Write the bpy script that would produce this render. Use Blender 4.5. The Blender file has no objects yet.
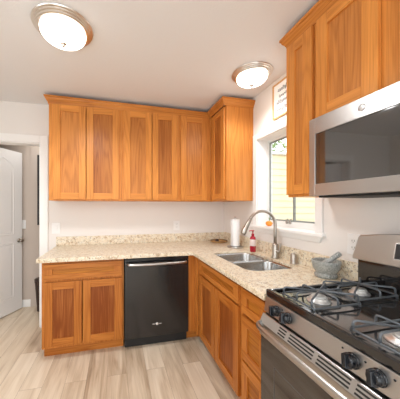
import bpy, bmesh, math, random
from mathutils import Vector, Matrix
random.seed(7)
scene = bpy.context.scene
COL = scene.collection
R = math.radians

# ------------------------------------------------------------------ camera, world, light, exposure
cam_d = bpy.data.cameras.new('camera')
cam_d.sensor_width = 36.0
cam_d.lens = 226.97 / 400 * 36
cam_d.shift_x = (200 - 169.9) / 400
cam_d.shift_y = (206.44 - 199.5) / 400
cam_d.clip_start = 0.02
cam = bpy.data.objects.new('camera', cam_d)
COL.objects.link(cam)
cam.location = (-1.3687, -2.7283, 1.314)
cam.rotation_euler = (R(90), 0, -0.2312)
scene.camera = cam

world = bpy.data.worlds.new('world')
scene.world = world
world.use_nodes = True
bg = world.node_tree.nodes['Background']
bg.inputs[0].default_value = (0.90, 0.95, 1.0, 1)
bg.inputs[1].default_value = 1.7

LAMP_GLOW = 3.0
LAMP_POWER = 31.0
DAY_POWER = 15.0
FILL_GLOW = 8.0


def area(name, loc, rot, sx, sy, power, col):
    l = bpy.data.lights.new(name, 'AREA')
    l.shape = 'RECTANGLE'
    l.size, l.size_y = sx, sy
    l.energy = power
    l.color = col
    o = bpy.data.objects.new(name, l)
    o.location = loc
    o.rotation_euler = rot
    COL.objects.link(o)
    return o


# daylight through the patio opening behind the camera and the dining window on the left
area('patio_daylight', (-1.9, -5.25, 1.35), (R(90), 0, 0), 2.9, 2.3, DAY_POWER, (0.89, 0.965, 1.0))
area('dining_daylight', (-4.05, -2.6, 1.45), (R(90), 0, R(-90)), 1.7, 1.3, 10.0, (0.89, 0.965, 1.0))

vs = scene.view_settings
vs.view_transform = 'Standard'
vs.look = 'None'
vs.exposure = 0.62
vs.gamma = 1.0
vs.use_curve_mapping = False
scene.cycles.max_bounces = 12
scene.cycles.diffuse_bounces = 6
scene.cycles.sample_clamp_indirect = 8.0

# ------------------------------------------------------------------ materials


def newmat(name):
    m = bpy.data.materials.new(name)
    m.use_nodes = True
    nt = m.node_tree
    return m, nt, nt.nodes['Principled BSDF']


def simple(name, col, rough=0.5, metal=0.0, coat=0.0, emit=None, estr=0.0, bump=0.0, bscale=200, spec=None):
    m, nt, b = newmat(name)
    b.inputs['Base Color'].default_value = (*col, 1)
    b.inputs['Roughness'].default_value = rough
    b.inputs['Metallic'].default_value = metal
    b.inputs['Coat Weight'].default_value = coat
    if spec is not None:
        b.inputs['Specular IOR Level'].default_value = spec
    if emit:
        b.inputs['Emission Color'].default_value = (*emit, 1)
        b.inputs['Emission Strength'].default_value = estr
    tc = nt.nodes.new('ShaderNodeTexCoord')
    n = nt.nodes.new('ShaderNodeTexNoise')
    n.inputs['Scale'].default_value = bscale
    n.inputs['Detail'].default_value = 3
    nt.links.new(tc.outputs['Object'], n.inputs['Vector'])
    bp = nt.nodes.new('ShaderNodeBump')
    bp.inputs['Strength'].default_value = bump
    bp.inputs['Distance'].default_value = 0.003
    nt.links.new(n.outputs['Fac'], bp.inputs['Height'])
    if bump > 0:
        nt.links.new(bp.outputs['Normal'], b.inputs['Normal'])
    return m


def ramp(nt, stops):
    r = nt.nodes.new('ShaderNodeValToRGB')
    e = r.color_ramp.elements
    while len(e) < len(stops):
        e.new(0.5)
    for i, (p, c) in enumerate(stops):
        e[i].position = p
        e[i].color = (*c, 1)
    return r


def math_node(nt, op, a=None, b=None, va=0.0, vb=0.0):
    n = nt.nodes.new('ShaderNodeMath')
    n.operation = op
    if a is not None:
        nt.links.new(a, n.inputs[0])
    else:
        n.inputs[0].default_value = va
    if b is not None:
        nt.links.new(b, n.inputs[1])
    else:
        n.inputs[1].default_value = vb
    return n.outputs[0]


def wood(name, axis, light, dark, vary=0.5):
    """honey stained wood; axis = grain direction"""
    m, nt, b = newmat(name)
    tc = nt.nodes.new('ShaderNodeTexCoord')
    oi = nt.nodes.new('ShaderNodeObjectInfo')
    off = nt.nodes.new('ShaderNodeVectorMath')
    off.operation = 'SCALE'
    off.inputs[0].default_value = (31.0, 17.0, 23.0)
    nt.links.new(oi.outputs['Random'], off.inputs['Scale'])
    add = nt.nodes.new('ShaderNodeVectorMath')
    add.operation = 'ADD'
    nt.links.new(tc.outputs['Object'], add.inputs[0])
    nt.links.new(off.outputs[0], add.inputs[1])

    def stretched(s_across, s_along, detail, dist=0.0):
        mp = nt.nodes.new('ShaderNodeMapping')
        sc = [s_across] * 3
        sc['xyz'.index(axis)] = s_along
        mp.inputs['Scale'].default_value = sc
        nt.links.new(add.outputs[0], mp.inputs['Vector'])
        n = nt.nodes.new('ShaderNodeTexNoise')
        n.inputs['Scale'].default_value = 1.0
        n.inputs['Detail'].default_value = detail
        n.inputs['Distortion'].default_value = dist
        nt.links.new(mp.outputs[0], n.inputs['Vector'])
        return n.outputs['Fac']
    broad = stretched(8.5, 0.55, 1.5, 0.1)
    rings = math_node(nt, 'SINE', math_node(nt, 'MULTIPLY', broad, vb=85.0))
    rings = math_node(nt, 'MULTIPLY_ADD', rings, vb=0.5)
    rings.node.inputs[2].default_value = 0.5
    rings = math_node(nt, 'POWER', rings, vb=2.2)
    fine = stretched(230.0, 3.5, 3.0)
    tone = stretched(5.0, 1.6, 1.0)
    t = math_node(nt, 'MULTIPLY', rings, vb=0.16)
    t2 = math_node(nt, 'MULTIPLY', fine, vb=0.75)
    t3 = math_node(nt, 'MULTIPLY', tone, vb=0.45)
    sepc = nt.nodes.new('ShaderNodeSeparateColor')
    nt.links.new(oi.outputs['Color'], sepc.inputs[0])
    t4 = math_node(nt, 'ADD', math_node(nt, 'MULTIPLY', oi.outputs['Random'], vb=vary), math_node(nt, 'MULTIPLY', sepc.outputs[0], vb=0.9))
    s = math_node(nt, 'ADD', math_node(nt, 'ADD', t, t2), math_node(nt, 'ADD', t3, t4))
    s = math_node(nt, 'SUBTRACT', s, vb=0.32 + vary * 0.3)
    r = ramp(nt, [(0.0, light), (1.0, dark)])
    nt.links.new(s, r.inputs['Fac'])
    nt.links.new(r.outputs['Color'], b.inputs['Base Color'])
    b.inputs['Roughness'].default_value = 0.36
    b.inputs['Specular IOR Level'].default_value = 0.25
    return m


WL, WD = (0.78, 0.318, 0.070), (0.28, 0.070, 0.006)
WOOD_V = wood('honey_wood_upright', 'z', WL, WD, 0.10)
WOOD_X = wood('honey_wood_lengthwise', 'x', WL, WD, 0.10)
WOOD_Y = wood('honey_wood_crosswise', 'y', WL, WD, 0.10)
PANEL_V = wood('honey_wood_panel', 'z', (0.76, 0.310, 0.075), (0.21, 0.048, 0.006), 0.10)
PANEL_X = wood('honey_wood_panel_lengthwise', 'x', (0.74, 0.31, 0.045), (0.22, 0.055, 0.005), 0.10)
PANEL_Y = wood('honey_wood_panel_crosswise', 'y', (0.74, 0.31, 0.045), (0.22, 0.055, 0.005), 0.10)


def granite():
    m, nt, b = newmat('speckled_granite')
    tc = nt.nodes.new('ShaderNodeTexCoord')

    def noise(s, d, dist=0.0):
        n = nt.nodes.new('ShaderNodeTexNoise')
        n.inputs['Scale'].default_value = s
        n.inputs['Detail'].default_value = d
        n.inputs['Distortion'].default_value = dist
        nt.links.new(tc.outputs['Object'], n.inputs['Vector'])
        return n
    base = ramp(nt, [(0.30, (0.46, 0.32, 0.19)), (0.44, (0.71, 0.59, 0.42)), (0.60, (0.80, 0.72, 0.57)), (0.75, (0.60, 0.54, 0.45))])
    n1 = noise(32, 6, 0.5)
    nt.links.new(n1.outputs['Fac'], base.inputs['Fac'])
    n2 = noise(120, 3)
    mask = ramp(nt, [(0.58, (0, 0, 0)), (0.66, (1, 1, 1))])
    nt.links.new(n2.outputs['Fac'], mask.inputs['Fac'])
    mix = nt.nodes.new('ShaderNodeMix')
    mix.data_type = 'RGBA'
    nt.links.new(mask.outputs['Color'], mix.inputs['Factor'])
    nt.links.new(base.outputs['Color'], mix.inputs['A'])
    mix.inputs['B'].default_value = (0.16, 0.11, 0.085, 1)
    n3 = noise(70, 4)
    mask2 = ramp(nt, [(0.60, (0, 0, 0)), (0.68, (1, 1, 1))])
    nt.links.new(n3.outputs['Fac'], mask2.inputs['Fac'])
    mix2 = nt.nodes.new('ShaderNodeMix')
    mix2.data_type = 'RGBA'
    nt.links.new(mask2.outputs['Color'], mix2.inputs['Factor'])
    nt.links.new(mix.outputs['Result'], mix2.inputs['A'])
    mix2.inputs['B'].default_value = (0.80, 0.74, 0.65, 1)
    nt.links.new(mix2.outputs['Result'], b.inputs['Base Color'])
    b.inputs['Roughness'].default_value = 0.28
    return m


GRANITE = granite()


def grey_granite():
    m, nt, b = newmat('grey_stone')
    tc = nt.nodes.new('ShaderNodeTexCoord')
    n = nt.nodes.new('ShaderNodeTexNoise')
    n.inputs['Scale'].default_value = 230
    n.inputs['Detail'].default_value = 4
    nt.links.new(tc.outputs['Object'], n.inputs['Vector'])
    r = ramp(nt, [(0.35, (0.09, 0.095, 0.09)), (0.5, (0.29, 0.30, 0.28)), (0.66, (0.56, 0.56, 0.53))])
    nt.links.new(n.outputs['Fac'], r.inputs['Fac'])
    nt.links.new(r.outputs['Color'], b.inputs['Base Color'])
    b.inputs['Roughness'].default_value = 0.55
    return m


STONE = grey_granite()


def planks():
    m, nt, b = newmat('oak_vinyl_planks')
    tc = nt.nodes.new('ShaderNodeTexCoord')
    mp = nt.nodes.new('ShaderNodeMapping')
    mp.inputs['Rotation'].default_value = (0, 0, R(90))
    mp.inputs['Location'].default_value = (0.31, 0.07, 0)
    nt.links.new(tc.outputs['Object'], mp.inputs['Vector'])
    br = nt.nodes.new('ShaderNodeTexBrick')
    br.offset = 0.37
    br.inputs['Scale'].default_value = 1.0
    br.inputs['Brick Width'].default_value = 1.22
    br.inputs['Row Height'].default_value = 0.152
    br.inputs['Mortar Size'].default_value = 0.0011
    br.inputs['Mortar Smooth'].default_value = 0.2
    br.inputs['Bias'].default_value = 0.0
    br.inputs['Color1'].default_value = (0, 0, 0, 1)
    br.inputs['Color2'].default_value = (1, 1, 1, 1)
    br.inputs['Mortar'].default_value = (0.5, 0.5, 0.5, 1)
    nt.links.new(mp.outputs[0], br.inputs['Vector'])
    sep = nt.nodes.new('ShaderNodeSeparateColor')
    nt.links.new(br.outputs['Color'], sep.inputs[0])
    # per-plank shift of the grain
    sh = nt.nodes.new('ShaderNodeVectorMath')
    sh.operation = 'SCALE'
    sh.inputs[0].default_value = (9.0, 31.0, 0)
    nt.links.new(sep.outputs[0], sh.inputs['Scale'])
    ad = nt.nodes.new('ShaderNodeVectorMath')
    ad.operation = 'ADD'
    nt.links.new(tc.outputs['Object'], ad.inputs[0])
    nt.links.new(sh.outputs[0], ad.inputs[1])

    def grain(sx, sy, d, dist):
        g = nt.nodes.new('ShaderNodeMapping')
        g.inputs['Scale'].default_value = (sx, sy, 1)
        nt.links.new(ad.outputs[0], g.inputs['Vector'])
        n = nt.nodes.new('ShaderNodeTexNoise')
        n.inputs['Scale'].default_value = 1
        n.inputs['Detail'].default_value = d
        n.inputs['Distortion'].default_value = dist
        nt.links.new(g.outputs[0], n.inputs['Vector'])
        return n.outputs['Fac']
    s = math_node(nt, 'MULTIPLY', sep.outputs[0], vb=0.42)
    s = math_node(nt, 'ADD', s, math_node(nt, 'MULTIPLY', grain(14, 1.6, 4, 0.8), vb=1.15))
    s = math_node(nt, 'ADD', s, math_node(nt, 'MULTIPLY', grain(110, 4, 3, 0.0), vb=0.35))
    s = math_node(nt, 'SUBTRACT', s, vb=0.52)
    r = ramp(nt, [(0.10, (0.80, 0.69, 0.55)), (0.42, (0.68, 0.56, 0.42)), (0.66, (0.52, 0.40, 0.28)), (0.95, (0.24, 0.165, 0.105))])
    nt.links.new(s, r.inputs['Fac'])
    mx = nt.nodes.new('ShaderNodeMix')
    mx.data_type = 'RGBA'
    nt.links.new(br.outputs['Fac'], mx.inputs['Factor'])
    nt.links.new(r.outputs['Color'], mx.inputs['A'])
    mx.inputs['B'].default_value = (0.36, 0.27, 0.19, 1)
    nt.links.new(mx.outputs['Result'], b.inputs['Base Color'])
    b.inputs['Roughness'].default_value = 0.42
    return m


FLOOR = planks()


def brushed(name, col, rough, axis='y'):
    m, nt, b = newmat(name)
    b.inputs['Metallic'].default_value = 1.0
    tc = nt.nodes.new('ShaderNodeTexCoord')
    mp = nt.nodes.new('ShaderNodeMapping')
    sc = [260.0] * 3
    sc['xyz'.index(axis)] = 3.0
    mp.inputs['Scale'].default_value = sc
    nt.links.new(tc.outputs['Object'], mp.inputs['Vector'])
    n = nt.nodes.new('ShaderNodeTexNoise')
    n.inputs['Scale'].default_value = 1
    n.inputs['Detail'].default_value = 2
    nt.links.new(mp.outputs[0], n.inputs['Vector'])
    k = math_node(nt, 'MULTIPLY_ADD', n.outputs['Fac'], vb=0.02)
    k.node.inputs[2].default_value = rough - 0.01
    nt.links.new(k, b.inputs['Roughness'])
    b.inputs['Base Color'].default_value = (*col, 1)
    return m


STEEL = brushed('brushed_stainless', (0.50, 0.49, 0.48), 0.28)
SINKSTEEL = brushed('sink_stainless', (0.42, 0.41, 0.395), 0.26)
NICKEL = brushed('brushed_nickel', (0.42, 0.38, 0.335), 0.34, 'z')
CHROME = simple('chrome', (0.8, 0.8, 0.8), 0.12, 1.0)
RIMNICKEL = simple('lamp_nickel', (0.72, 0.66, 0.59), 0.28, 1.0)
ALU = simple('burner_aluminium', (0.74, 0.74, 0.73), 0.40, 0.85)
BLACKGLOSS = simple('black_enamel', (0.010, 0.009, 0.009), 0.09, 0, 0.5)
BLACKPANEL = simple('black_appliance_finish', (0.012, 0.011, 0.011), 0.17, 0, 0.3)
BLACKPLASTIC = simple('black_plastic', (0.008, 0.009, 0.012), 0.14)
BLACKMATTE = simple('black_matte', (0.012, 0.011, 0.010), 0.6)
COOKTOP = simple('black_glossy_cooktop', (0.014, 0.012, 0.011), 0.10)
COOKTOP.node_tree.nodes['Principled BSDF'].inputs['IOR'].default_value = 3.0
MWGLASS = simple('microwave_door_glass', (0.02, 0.019, 0.019), 0.04)
MWGLASS.node_tree.nodes['Principled BSDF'].inputs['IOR'].default_value = 2.2
DARKGLASS = simple('dark_oven_glass', (0.016, 0.014, 0.013), 0.05)
DARKGLASS.node_tree.nodes['Principled BSDF'].inputs['IOR'].default_value = 1.9
IRON = simple('cast_iron', (0.12, 0.135, 0.15), 0.34, 0.35)
WALL = simple('warm_white_wall', (0.79, 0.75, 0.71), 0.75, bump=0.05, bscale=180)
HALLWALL = simple('beige_hall_wall', (0.55, 0.465, 0.40), 0.75, bump=0.05, bscale=180)
CEIL = simple('textured_ceiling', (0.78, 0.785, 0.79), 0.85, bump=0.30, bscale=70)
TRIM = simple('white_trim_paint', (0.86, 0.845, 0.82), 0.40)
DOORW = simple('white_door_paint', (0.84, 0.82, 0.80), 0.42)
PLASTICW = simple('white_plastic', (0.85, 0.84, 0.82), 0.35)
VINYL = simple('window_vinyl', (0.83, 0.83, 0.81), 0.4)
GASKET = simple('window_gasket', (0.27, 0.29, 0.27), 0.5)
PAPER = simple('paper_towel_tissue', (0.90, 0.89, 0.88), 0.9, bump=0.3, bscale=260)
CARD = simple('cardboard_core', (0.46, 0.34, 0.22), 0.8)
RED = simple('red_soap', (0.42, 0.012, 0.03), 0.2, coat=0.4)
LABELW = simple('pale_label', (0.80, 0.66, 0.62), 0.45)
DISHWOOD = wood('light_dish_wood', 'x', (0.62, 0.36, 0.14), (0.36, 0.18, 0.06), 0.2)
DARKBROWN = simple('dark_brown', (0.045, 0.022, 0.014), 0.5)
ORANGE = simple('orange_glaze', (0.85, 0.30, 0.03), 0.35, coat=0.3)
GREENSTEM = simple('green_stem', (0.20, 0.26, 0.08), 0.6)
FRAMEWOOD = wood('picture_frame_wood', 'z', (0.70, 0.44, 0.20), (0.5, 0.27, 0.10), 0.2)
SHEET = simple('white_sheet', (0.88, 0.87, 0.85), 0.7)
INK = simple('grey_ink', (0.09, 0.09, 0.10), 0.7)
SIDING = simple('yellow_siding', (0.80, 0.70, 0.45), 0.65)
BARK = simple('bark', (0.16, 0.11, 0.07), 0.9, bump=0.5, bscale=40)
LEAF = simple('leaves', (0.24, 0.34, 0.12), 0.6)
GROUND = simple('gravel_ground', (0.42, 0.39, 0.33), 0.9, bump=0.4, bscale=60)
GLOW = simple('lamp_alabaster_glass', (0.9, 0.85, 0.78), 0.35, emit=(1.0, 0.93, 0.85), estr=LAMP_GLOW)
DISPLAY = simple('display_glass', (0.012, 0.012, 0.014), 0.06, 0, 0.4)
EMBLEM = simple('silver_emblem', (0.86, 0.85, 0.84), 0.25, 0.7)
EMBLEMDARK = simple('grey_emblem_marks', (0.25, 0.26, 0.27), 0.35, 0.5)


def glass_pane():
    m, nt, b = newmat('window_glass')
    nt.nodes.remove(b)
    out = nt.nodes['Material Output']
    t = nt.nodes.new('ShaderNodeBsdfTransparent')
    g = nt.nodes.new('ShaderNodeBsdfGlossy')
    g.inputs['Roughness'].default_value = 0.02
    mx = nt.nodes.new('ShaderNodeMixShader')
    f = nt.nodes.new('ShaderNodeLayerWeight')
    p4 = math_node(nt, 'POWER', f.outputs['Facing'], vb=4.0)
    k4 = math_node(nt, 'MULTIPLY_ADD', p4, vb=0.35)
    k4.node.inputs[2].default_value = 0.03
    nt.links.new(k4, mx.inputs[0])
    nt.links.new(t.outputs[0], mx.inputs[1])
    nt.links.new(g.outputs[0], mx.inputs[2])
    nt.links.new(mx.outputs[0], out.inputs[0])
    return m


GLASS = glass_pane()

# ------------------------------------------------------------------ mesh helpers
ORIGIN = {}


def root_loc(o):
    while o is not None:
        if o.name in ORIGIN:
            return ORIGIN[o.name]
        o = o.parent
    return Vector((0, 0, 0))


def tag(o, label=None, cat=None, group=None, kind=None):
    if label:
        o['label'] = label
    if cat:
        o['category'] = cat
    if group:
        o['group'] = group
    if kind:
        o['kind'] = kind
    return o


def thing(name, label, cat, loc=(0, 0, 0), group=None):
    o = bpy.data.objects.new(name, None)
    o.empty_display_size = 0.05
    o.location = loc
    COL.objects.link(o)
    ORIGIN[o.name] = Vector(loc)
    return tag(o, label, cat, group)


TONE = [0.0]      # wood tone of whatever is built next, own variation and painted shade (0 pale, 1 dark)


class MB:
    def __init__(self):
        self.v, self.f, self.m, self.sm = [], [], [], []

    def add(self, verts, faces, mat=0, smooth=False):
        n = len(self.v)
        self.v += [tuple(p) for p in verts]
        for f in faces:
            self.f.append([i + n for i in f])
            self.m.append(mat)
            self.sm.append(smooth)
        return self

    def box(self, x0, x1, y0, y1, z0, z1, mat=0):
        x0, x1 = min(x0, x1), max(x0, x1)
        y0, y1 = min(y0, y1), max(y0, y1)
        z0, z1 = min(z0, z1), max(z0, z1)
        v = [(x, y, z) for z in (z0, z1) for y in (y0, y1) for x in (x0, x1)]
        f = [(0, 2, 3, 1), (4, 5, 7, 6), (0, 1, 5, 4), (2, 6, 7, 3), (0, 4, 6, 2), (1, 3, 7, 5)]
        return self.add(v, f, mat)

    def prism(self, poly, axis, a, b, mat=0, smooth=False):
        """poly = 2D points in the plane across axis: x->(y,z), y->(x,z), z->(x,y)"""
        def p3(p, t):
            return {'x': (t, p[0], p[1]), 'y': (p[0], t, p[1]), 'z': (p[0], p[1], t)}[axis]
        n = len(poly)
        v = [p3(p, a) for p in poly] + [p3(p, b) for p in poly]
        self.add(v, [tuple(range(n)), tuple(range(2 * n - 1, n - 1, -1))], mat)
        k = len(self.v) - 2 * n
        for i in range(n):
            j = (i + 1) % n
            self.f.append([k + i, k + n + i, k + n + j, k + j])
            self.m.append(mat)
            self.sm.append(smooth)
        return self

    def lathe(self, prof, c, n=32, mat=0, smooth=True, axis='z', squash=1.0):
        """prof = [(r, h)...] revolved about axis through c"""
        v, f = [], []
        for r, h in prof:
            for i in range(n):
                a = 2 * math.pi * i / n
                p, q = r * math.cos(a), r * math.sin(a) * squash
                v.append({'z': (c[0] + p, c[1] + q, c[2] + h), 'x': (c[0] + h, c[1] + p, c[2] + q), 'y': (c[0] + p, c[1] + h, c[2] + q)}[axis])
        for k in range(len(prof) - 1):
            for i in range(n):
                j = (i + 1) % n
                f.append((k * n + i, k * n + j, (k + 1) * n + j, (k + 1) * n + i))
        f.append(tuple(range(n - 1, -1, -1)))
        f.append(tuple(range((len(prof) - 1) * n, len(prof) * n)))
        return self.add(v, f, mat, smooth)

    def tube(self, pts, r, n=10, mat=0, flat=1.0):
        pts = [Vector(p) for p in pts]
        rs = r if isinstance(r, (list, tuple)) else [r] * len(pts)
        v, f = [], []
        up = None
        for i, p in enumerate(pts):
            d = (pts[min(i + 1, len(pts) - 1)] - pts[max(i - 1, 0)]).normalized()
            if up is None:
                up = Vector((0, 0, 1)) if abs(d.z) < 0.9 else Vector((0, 1, 0))
            s = d.cross(up).normalized()
            up = s.cross(d).normalized()
            for k in range(n):
                a = 2 * math.pi * k / n
                v.append(p + s * math.cos(a) * rs[i] * flat + up * math.sin(a) * rs[i])
        for i in range(len(pts) - 1):
            for k in range(n):
                j = (k + 1) % n
                f.append((i * n + k, i * n + j, (i + 1) * n + j, (i + 1) * n + k))
        f.append(tuple(range(n - 1, -1, -1)))
        f.append(tuple(range((len(pts) - 1) * n, len(pts) * n)))
        return self.add(v, f, mat, True)

    def build(self, name, mats, parent=None, bevel=0.0, segs=2, label=None):
        if not isinstance(mats, (list, tuple)):
            mats = [mats]
        off = root_loc(parent) if parent else Vector((0, 0, 0))
        me = bpy.data.meshes.new(name)
        me.from_pydata([Vector(p) - off for p in self.v], [], self.f)
        for m in mats:
            me.materials.append(m)
        for p, mi, s in zip(me.polygons, self.m, self.sm):
            p.material_index = mi
            p.use_smooth = s
        bm = bmesh.new()
        bm.from_mesh(me)
        bmesh.ops.recalc_face_normals(bm, faces=bm.faces)
        bm.to_mesh(me)
        bm.free()
        o = bpy.data.objects.new(name, me)
        COL.objects.link(o)
        if parent:
            o.parent = parent
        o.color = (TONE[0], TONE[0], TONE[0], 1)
        if bevel > 0:
            md = o.modifiers.new('soft_edges', 'BEVEL')
            md.width = bevel
            md.segments = segs
            md.limit_method = 'ANGLE'
            md.angle_limit = R(40)
        if label:
            o['label'] = label
        return o


def solo(mb, name, mats, label, cat, loc, bevel=0.0, group=None):
    """a thing that is one mesh, with its origin at loc"""
    L = Vector(loc)
    mb.v = [tuple(Vector(p) - L) for p in mb.v]
    o = mb.build(name, mats, None, bevel)
    o.location = L
    return tag(o, label, cat, group)


def struct(mb, name, mats, bevel=0.0):
    return tag(mb.build(name, mats, None, bevel), kind='structure')


def smooth_path(pts, k=6):
    P = [Vector(p) for p in pts]
    out = []
    for i in range(len(P) - 1):
        a, b, c, d = P[max(i - 1, 0)], P[i], P[i + 1], P[min(i + 2, len(P) - 1)]
        for j in range(k):
            t = j / k
            out.append(0.5 * ((2 * b) + (c - a) * t + (2 * a - 5 * b + 4 * c - d) * t * t + (3 * b - a - 3 * c + d) * t ** 3))
    out.append(P[-1])
    return out


def rrect(x0, x1, y0, y1, r, n=6):
    p = []
    for cx, cy, a0 in ((x1 - r, y1 - r, 0), (x0 + r, y1 - r, 90), (x0 + r, y0 + r, 180), (x1 - r, y0 + r, 270)):
        for i in range(n + 1):
            a = R(a0 + 90 * i / n)
            p.append((cx + r * math.cos(a), cy + r * math.sin(a)))
    return p


# ------------------------------------------------------------------ the room
CEILZ = 2.424
WT = 0.11
mb = MB()
mb.box(-4.4, 0.15, -5.1, 2.0, -0.12, 0)
struct(mb, 'floor', FLOOR)
mb = MB()
mb.box(-4.4, 0.15, -5.1, 2.0, CEILZ, CEILZ + 0.12)
struct(mb, 'ceiling', CEIL)
# back wall with the doorway
DX0, DX1, DZ = -2.79, -2.172, 2.005
mb = MB()
mb.box(-3.6, DX0, 0, WT, 0, CEILZ)
mb.box(DX1, 0.0, 0, WT, 0, CEILZ)
mb.box(DX0, DX1, 0, WT, DZ, CEILZ)
struct(mb, 'wall_back', WALL)
# right wall with the window opening
WY0, WY1, WZ0, WZ1 = -1.410, -0.727, 1.128, 1.974
mb = MB()
mb.box(0, 0.15, -5.1, WY0, 0, CEILZ)
mb.box(0, 0.15, WY1, WT, 0, CEILZ)
mb.box(0, 0.15, WY0, WY1, 0, WZ0)
mb.box(0, 0.15, WY0, WY1, WZ1, CEILZ)
struct(mb, 'wall_right', WALL)
# left wall with a dining window, rear wall with a patio opening (both behind the camera)
mb = MB()
mb.box(-3.72, -3.6, -5.1, -3.5, 0, CEILZ)
mb.box(-3.72, -3.6, -1.7, WT, 0, CEILZ)
mb.box(-3.72, -3.6, -3.5, -1.7, 0, 0.8)
mb.box(-3.72, -3.6, -3.5, -1.7, 2.15, CEILZ)
struct(mb, 'wall_left', WALL)
mb = MB()
mb.box(-3.6, -3.4, -5.1, -5.0, 0, CEILZ)
mb.box(-0.4, 0, -5.1, -5.0, 0, CEILZ)
mb.box(-3.4, -0.4, -5.1, -5.0, 2.3, CEILZ)
struct(mb, 'wall_rear', WALL)
# hallway behind the doorway
mb = MB()
mb.box(-3.3, -2.464, 0.60, 0.70, 0, CEILZ)
mb.box(-2.464, -1.6, 0.585, 0.70, 0, CEILZ)
struct(mb, 'wall_hall', HALLWALL)
mb = MB()
mb.box(-3.4, -3.3, WT, 0.70, 0, CEILZ)
struct(mb, 'wall_hall_left', HALLWALL)
mb = MB()
mb.box(-1.6, -1.5, WT, 0.70, 0, CEILZ)
struct(mb, 'wall_hall_right', HALLWALL)
mb = MB()
mb.box(-3.28, -2.464, 0.586, 0.60, 0, 0.095)
struct(mb, 'baseboard_hall', TRIM, 0.004)
mb = MB()
mb.box(-3.6, -2.87, -0.014, 0, 0, 0.095)
struct(mb, 'baseboard_back', TRIM, 0.004)
mb = MB()
mb.box(-3.6, -3.586, -5.0, -0.014, 0, 0.095)
struct(mb, 'baseboard_left', TRIM, 0.004)
# door casing
mb = MB()
for y0, y1 in ((-0.016, 0), (WT, WT + 0.016)):
    mb.box(DX1 - 0.002, DX1 + 0.076, y0, y1, 0, DZ + 0.078)
    mb.box(DX0 - 0.076, DX0 + 0.002, y0, y1, 0, DZ + 0.078)
    mb.box(DX0 + 0.002, DX1 - 0.002, y0, y1, DZ - 0.002, DZ + 0.078)
mb.box(DX1 - 0.014, DX1, 0, WT, 0, DZ)
mb.box(DX0, DX0 + 0.014, 0, WT, 0, DZ)
mb.box(DX0 + 0.014, DX1 - 0.014, 0, WT, DZ - 0.014, DZ)
mb.box(DX1 - 0.024, DX1 - 0.014, 0.045, 0.075, 0, DZ - 0.014)
struct(mb, 'trim_1', TRIM, 0.003)

# the open door, hinged on the left jamb, swung into the hall
h = Vector((-2.79, 0.10, 0))
nrm = Vector((0.468, 0.8836, 0))
side = Vector((0.8836, -0.468, 0))          # towards the kitchen


def door_pt(s, t, z):
    return h + nrm * s + side * t + Vector((0, 0, z))


def arch_panel(s0, s1, z0, z1, rise, n=14):
    p = [(s0, z0), (s1, z0), (s1, z1)]
    for i in range(1, n):
        u = i / n
        p.append((s1 + (s0 - s1) * u, z1 + rise * math.sin(math.pi * u)))
    p.append((s0, z1))
    return p


def door_mesh():
    m = MB()
    S1 = 0.512
    v = [door_pt(s, t, z) for z in (0.01, 2.0) for t in (-0.035, 0.0) for s in (0.02, S1)]
    m.add(v, [(0, 2, 3, 1), (4, 5, 7, 6), (0, 1, 5, 4), (2, 6, 7, 3), (0, 4, 6, 2), (1, 3, 7, 5)])
    return m


d1 = thing('door_1', 'white two panel interior door standing open in the doorway on the left', 'door', tuple(h))
d1['kind'] = 'structure'
door_mesh().build('door_leaf', DOORW, d1, 0.003)
for poly in (arch_panel(0.115, 0.402, 0.965, 1.79, 0.115), [(0.115, 0.185), (0.402, 0.185), (0.402, 0.865), (0.115, 0.865)]):
    m = MB()
    cx = sum(p[0] for p in poly) / len(poly)
    cz = (min(p[1] for p in poly) + max(p[1] for p in poly)) / 2

    def inset(d):
        return [(p[0] + (cx - p[0]) / abs(cx - p[0] or 1) * min(d, abs(cx - p[0])), p[1] + (cz - p[1]) / abs(cz - p[1] or 1) * min(d, abs(cz - p[1]))) for p in poly]
    loops = [(poly, 0.0), (inset(0.010), 0.004), (inset(0.020), -0.001), (inset(0.045), 0.003)]
    n = len(poly)
    v, f = [], []
    for lp, t in loops:
        v += [door_pt(p[0], t, p[1]) for p in lp]
    for k in range(3):
        for i in range(n):
            j = (i + 1) % n
            f.append((k * n + i, k * n + j, (k + 1) * n + j, (k + 1) * n + i))
    f.append(tuple(range(3 * n, 4 * n)))
    m.add(v, f)
    m.build('door_panel', DOORW, d1)
m = MB()
kc = door_pt(0.462, 0, 0.886)
for (r0, a, b_) in ((0.026, 0.0, 0.008), (0.010, 0.008, 0.04)):
    m.tube([kc + side * a, kc + side * b_], r0, 16)
m.tube([kc + side * x for x in (0.034, 0.042, 0.052, 0.062, 0.066)], [0.014, 0.025, 0.028, 0.022, 0.010], 18)
m.build('door_knob', NICKEL, d1)

# hall dressing
t = thing('picture_frame', 'tall black picture frame on the hallway wall seen through the doorway', 'picture frame', (-2.2, 0.585, 1.07))
m = MB()
m.box(-2.378, -2.345, 0.560, 0.584, 1.07, 1.99)
m.box(-2.06, -2.03, 0.560, 0.584, 1.07, 1.99)
m.box(-2.345, -2.06, 0.560, 0.584, 1.07, 1.10)
m.box(-2.345, -2.06, 0.560, 0.584, 1.96, 1.99)
m.build('frame', BLACKMATTE, t, 0.002)
MB().box(-2.345, -2.06, 0.572, 0.584, 1.10, 1.96).build('sheet', SHEET, t)
t = thing('waste_bin', 'dark brown bin on the hallway floor behind the doorway casing', 'bin', (-2.27, 0.43, 0))
m = MB()
m.lathe([(0.075, 0.002), (0.10, 0.36), (0.105, 0.36), (0.105, 0.385), (0.094, 0.385), (0.07, 0.02)], (-2.27, 0.46, 0), 28)
m.build('bin_body', DARKBROWN, t)
MB().lathe([(0.106, 0.384), (0.106, 0.398), (0.05, 0.408)], (-2.27, 0.46, 0), 28).build('lid', DARKBROWN, t)


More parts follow.
